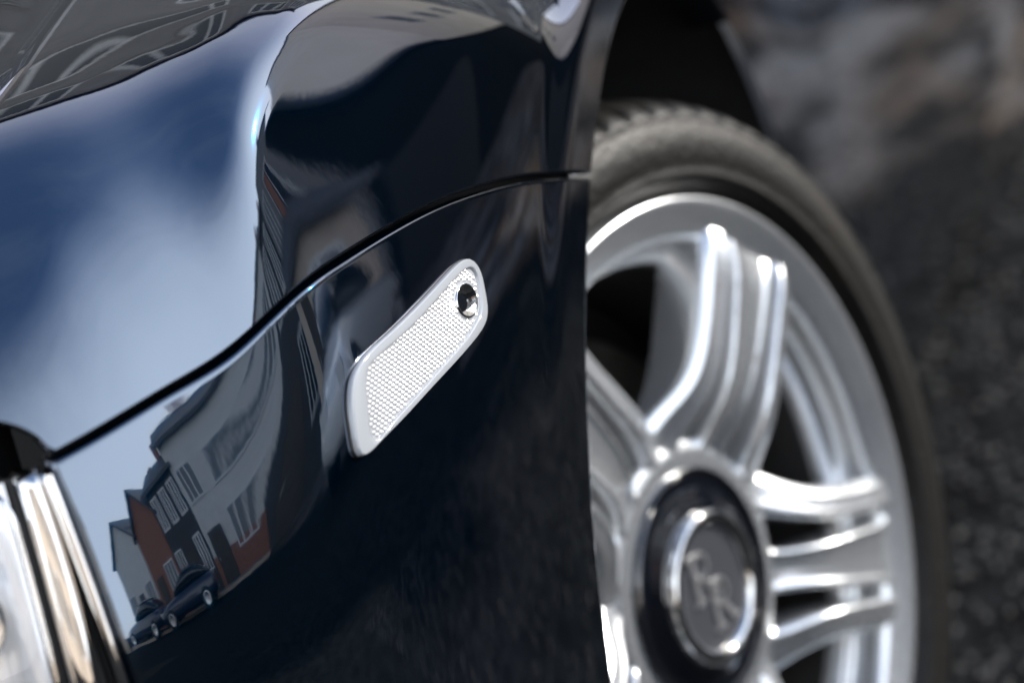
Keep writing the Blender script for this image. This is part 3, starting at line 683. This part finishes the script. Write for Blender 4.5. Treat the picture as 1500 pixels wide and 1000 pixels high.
def parked_car(label, x, y, rz, m, group='cars parked along the street'):
    t = bpy.data.objects.new('parked_car', None); COL.objects.link(t); t.location = (x, y, 0); t.rotation_euler = (0, 0, rz); tag(t, label, 'car', group)
    def loft(secs, name, mm, par):
        V = []; n = 0
        for yy, pr in secs:
            n = len(pr); V += [(px, yy, pz) for px, pz in pr]
        F = grid_faces(len(secs), n, flip=False)+[(i*n+n-1, i*n, (i+1)*n, (i+1)*n+n-1) for i in range(len(secs)-1)]
        F += [tuple(range(n))[::-1], tuple(range((len(secs)-1)*n, len(secs)*n))]
        me = mesh(name, V, F); bm = bmesh.new(); bm.from_mesh(me); bmesh.ops.recalc_face_normals(bm, faces=bm.faces); bm.to_mesh(me); bm.free()
        o = link(name, me, mm, par); s = o.modifiers.new('round', 'SUBSURF'); s.levels = s.render_levels = 1; return o
    def low(w, top, bot=.22): return [(-w*.94, bot), (-w, bot+.2), (-w, .5*(bot+top)+.1), (-w*.93, top), (-w*.4, top+.03), (w*.4, top+.03), (w*.93, top), (w, .5*(bot+top)+.1), (w, bot+.2), (w*.94, bot)]
    loft([(-2.15, low(.70, .60, .30)), (-2.05, low(.82, .68)), (-1.3, low(.88, .84)), (-.7, low(.90, .90)), (.6, low(.90, .93)), (1.7, low(.88, .94)), (2.05, low(.82, .86, .3)), (2.12, low(.7, .75, .4))], 'body', m, t)
    def cab(wb, wt, z0, z1): return [(-wb, z0), (-wt-.02, z1-.06), (-wt*.8, z1), (wt*.8, z1), (wt+.02, z1-.06), (wb, z0)]
    loft([(-.95, cab(.74, .70, .88, .90)), (-.15, cab(.80, .62, .88, 1.40)), (.7, cab(.80, .64, .88, 1.45)), (1.35, cab(.78, .60, .88, 1.36)), (1.95, cab(.72, .60, .88, .93))], 'windows', M['pane'], t)
    loft([(-.12, cab(.64, .60, 1.33, 1.425)), (.7, cab(.66, .62, 1.38, 1.475)), (1.3, cab(.62, .58, 1.30, 1.385))], 'roof', m, t)
    for sx in (-1, 1):
        for yy in (-1.3, 1.35):
            V, F = lathe([(.10, .20), (.11, .29), (.08, .325), (-.08, .325), (-.11, .29), (-.10, .20)], 32)
            w = link('wheel', mesh('wheel', [(p*sx+sx*.80, yy+q, .325+r) for p, q, r in V], F), M['tyre'], t)
            V, F = lathe([(.105, .215), (.112, .205), (.085, .15), (.095, .01)], 24)
            link('rim', mesh('rim', [(p*sx+sx*.80, yy+q, .325+r) for p, q, r in V], F), M['alloy'], w)
        b = MB(); b.box(sx*.5-.16, sx*.5+.16, -2.14, -2.02, .58, .70); b.build('headlight', M['frame'], t)
    return t
M['car_white'] = principled('white_car_paint', (.78, .78, .77), .3, 0, Coat_Weight=1.0)
M['car_blue'] = principled('dark_blue_car_paint', (.02, .03, .06), .3, 0, Coat_Weight=1.0)
M['car_grey'] = principled('silver_grey_car_paint', (.30, .32, .34), .3, .5, Coat_Weight=1.0)
parked_car('white hatchback parked in front of the low beige garage', 5.9, 4.1, rad(-32), M['car_white'])
parked_car('dark blue hatchback parked before the red gabled house', 12.9, -1.6, rad(14), M['car_blue'])
parked_car('dark hatchback parked before the white gabled house at the end of the row', 14.6, -5.4, rad(30), M['car_blue'])
# pavement with a kerb along the houses
b = MB(); b.box(13.7, 14.9, -11, 3.4, -.02, .12); pv = b.build('pavement', noisy('paving', [(.16, .155, .15), (.24, .23, .22)], 3, rough=(.8, .9)))
pv['kind'] = 'structure'
b = MB(); b.box(13.55, 13.697, -11, 3.4, -.02, .125); kb = b.build('kerb', M['render_beige']); kb['kind'] = 'structure'
# loose stones on the asphalt beside the car
V = []; F = []
for k in range(9000):
    x, y = random.uniform(-.4, 1.6), .4+5.5*random.random()**1.5; r = random.uniform(.003, .011); o = len(V)
    V += [(x+r*math.cos(a)*random.uniform(.7, 1.2), y+r*math.sin(a)*random.uniform(.7, 1.2), .0225) for a in (0, 1.57, 3.14, 4.71)]+[(x+random.uniform(-.3, .3)*r, y, .022+r*random.uniform(.5, 1.0))]
    F += [(o+i, o+(i+1) % 4, o+4) for i in range(4)]
gv = link('gravel', mesh('gravel', V, F), noisy('gravel_grey', [(.012, .012, .012), (.06, .058, .055)], 40, rough=(.7, .9)), smooth=False); gv['kind'] = 'stuff'
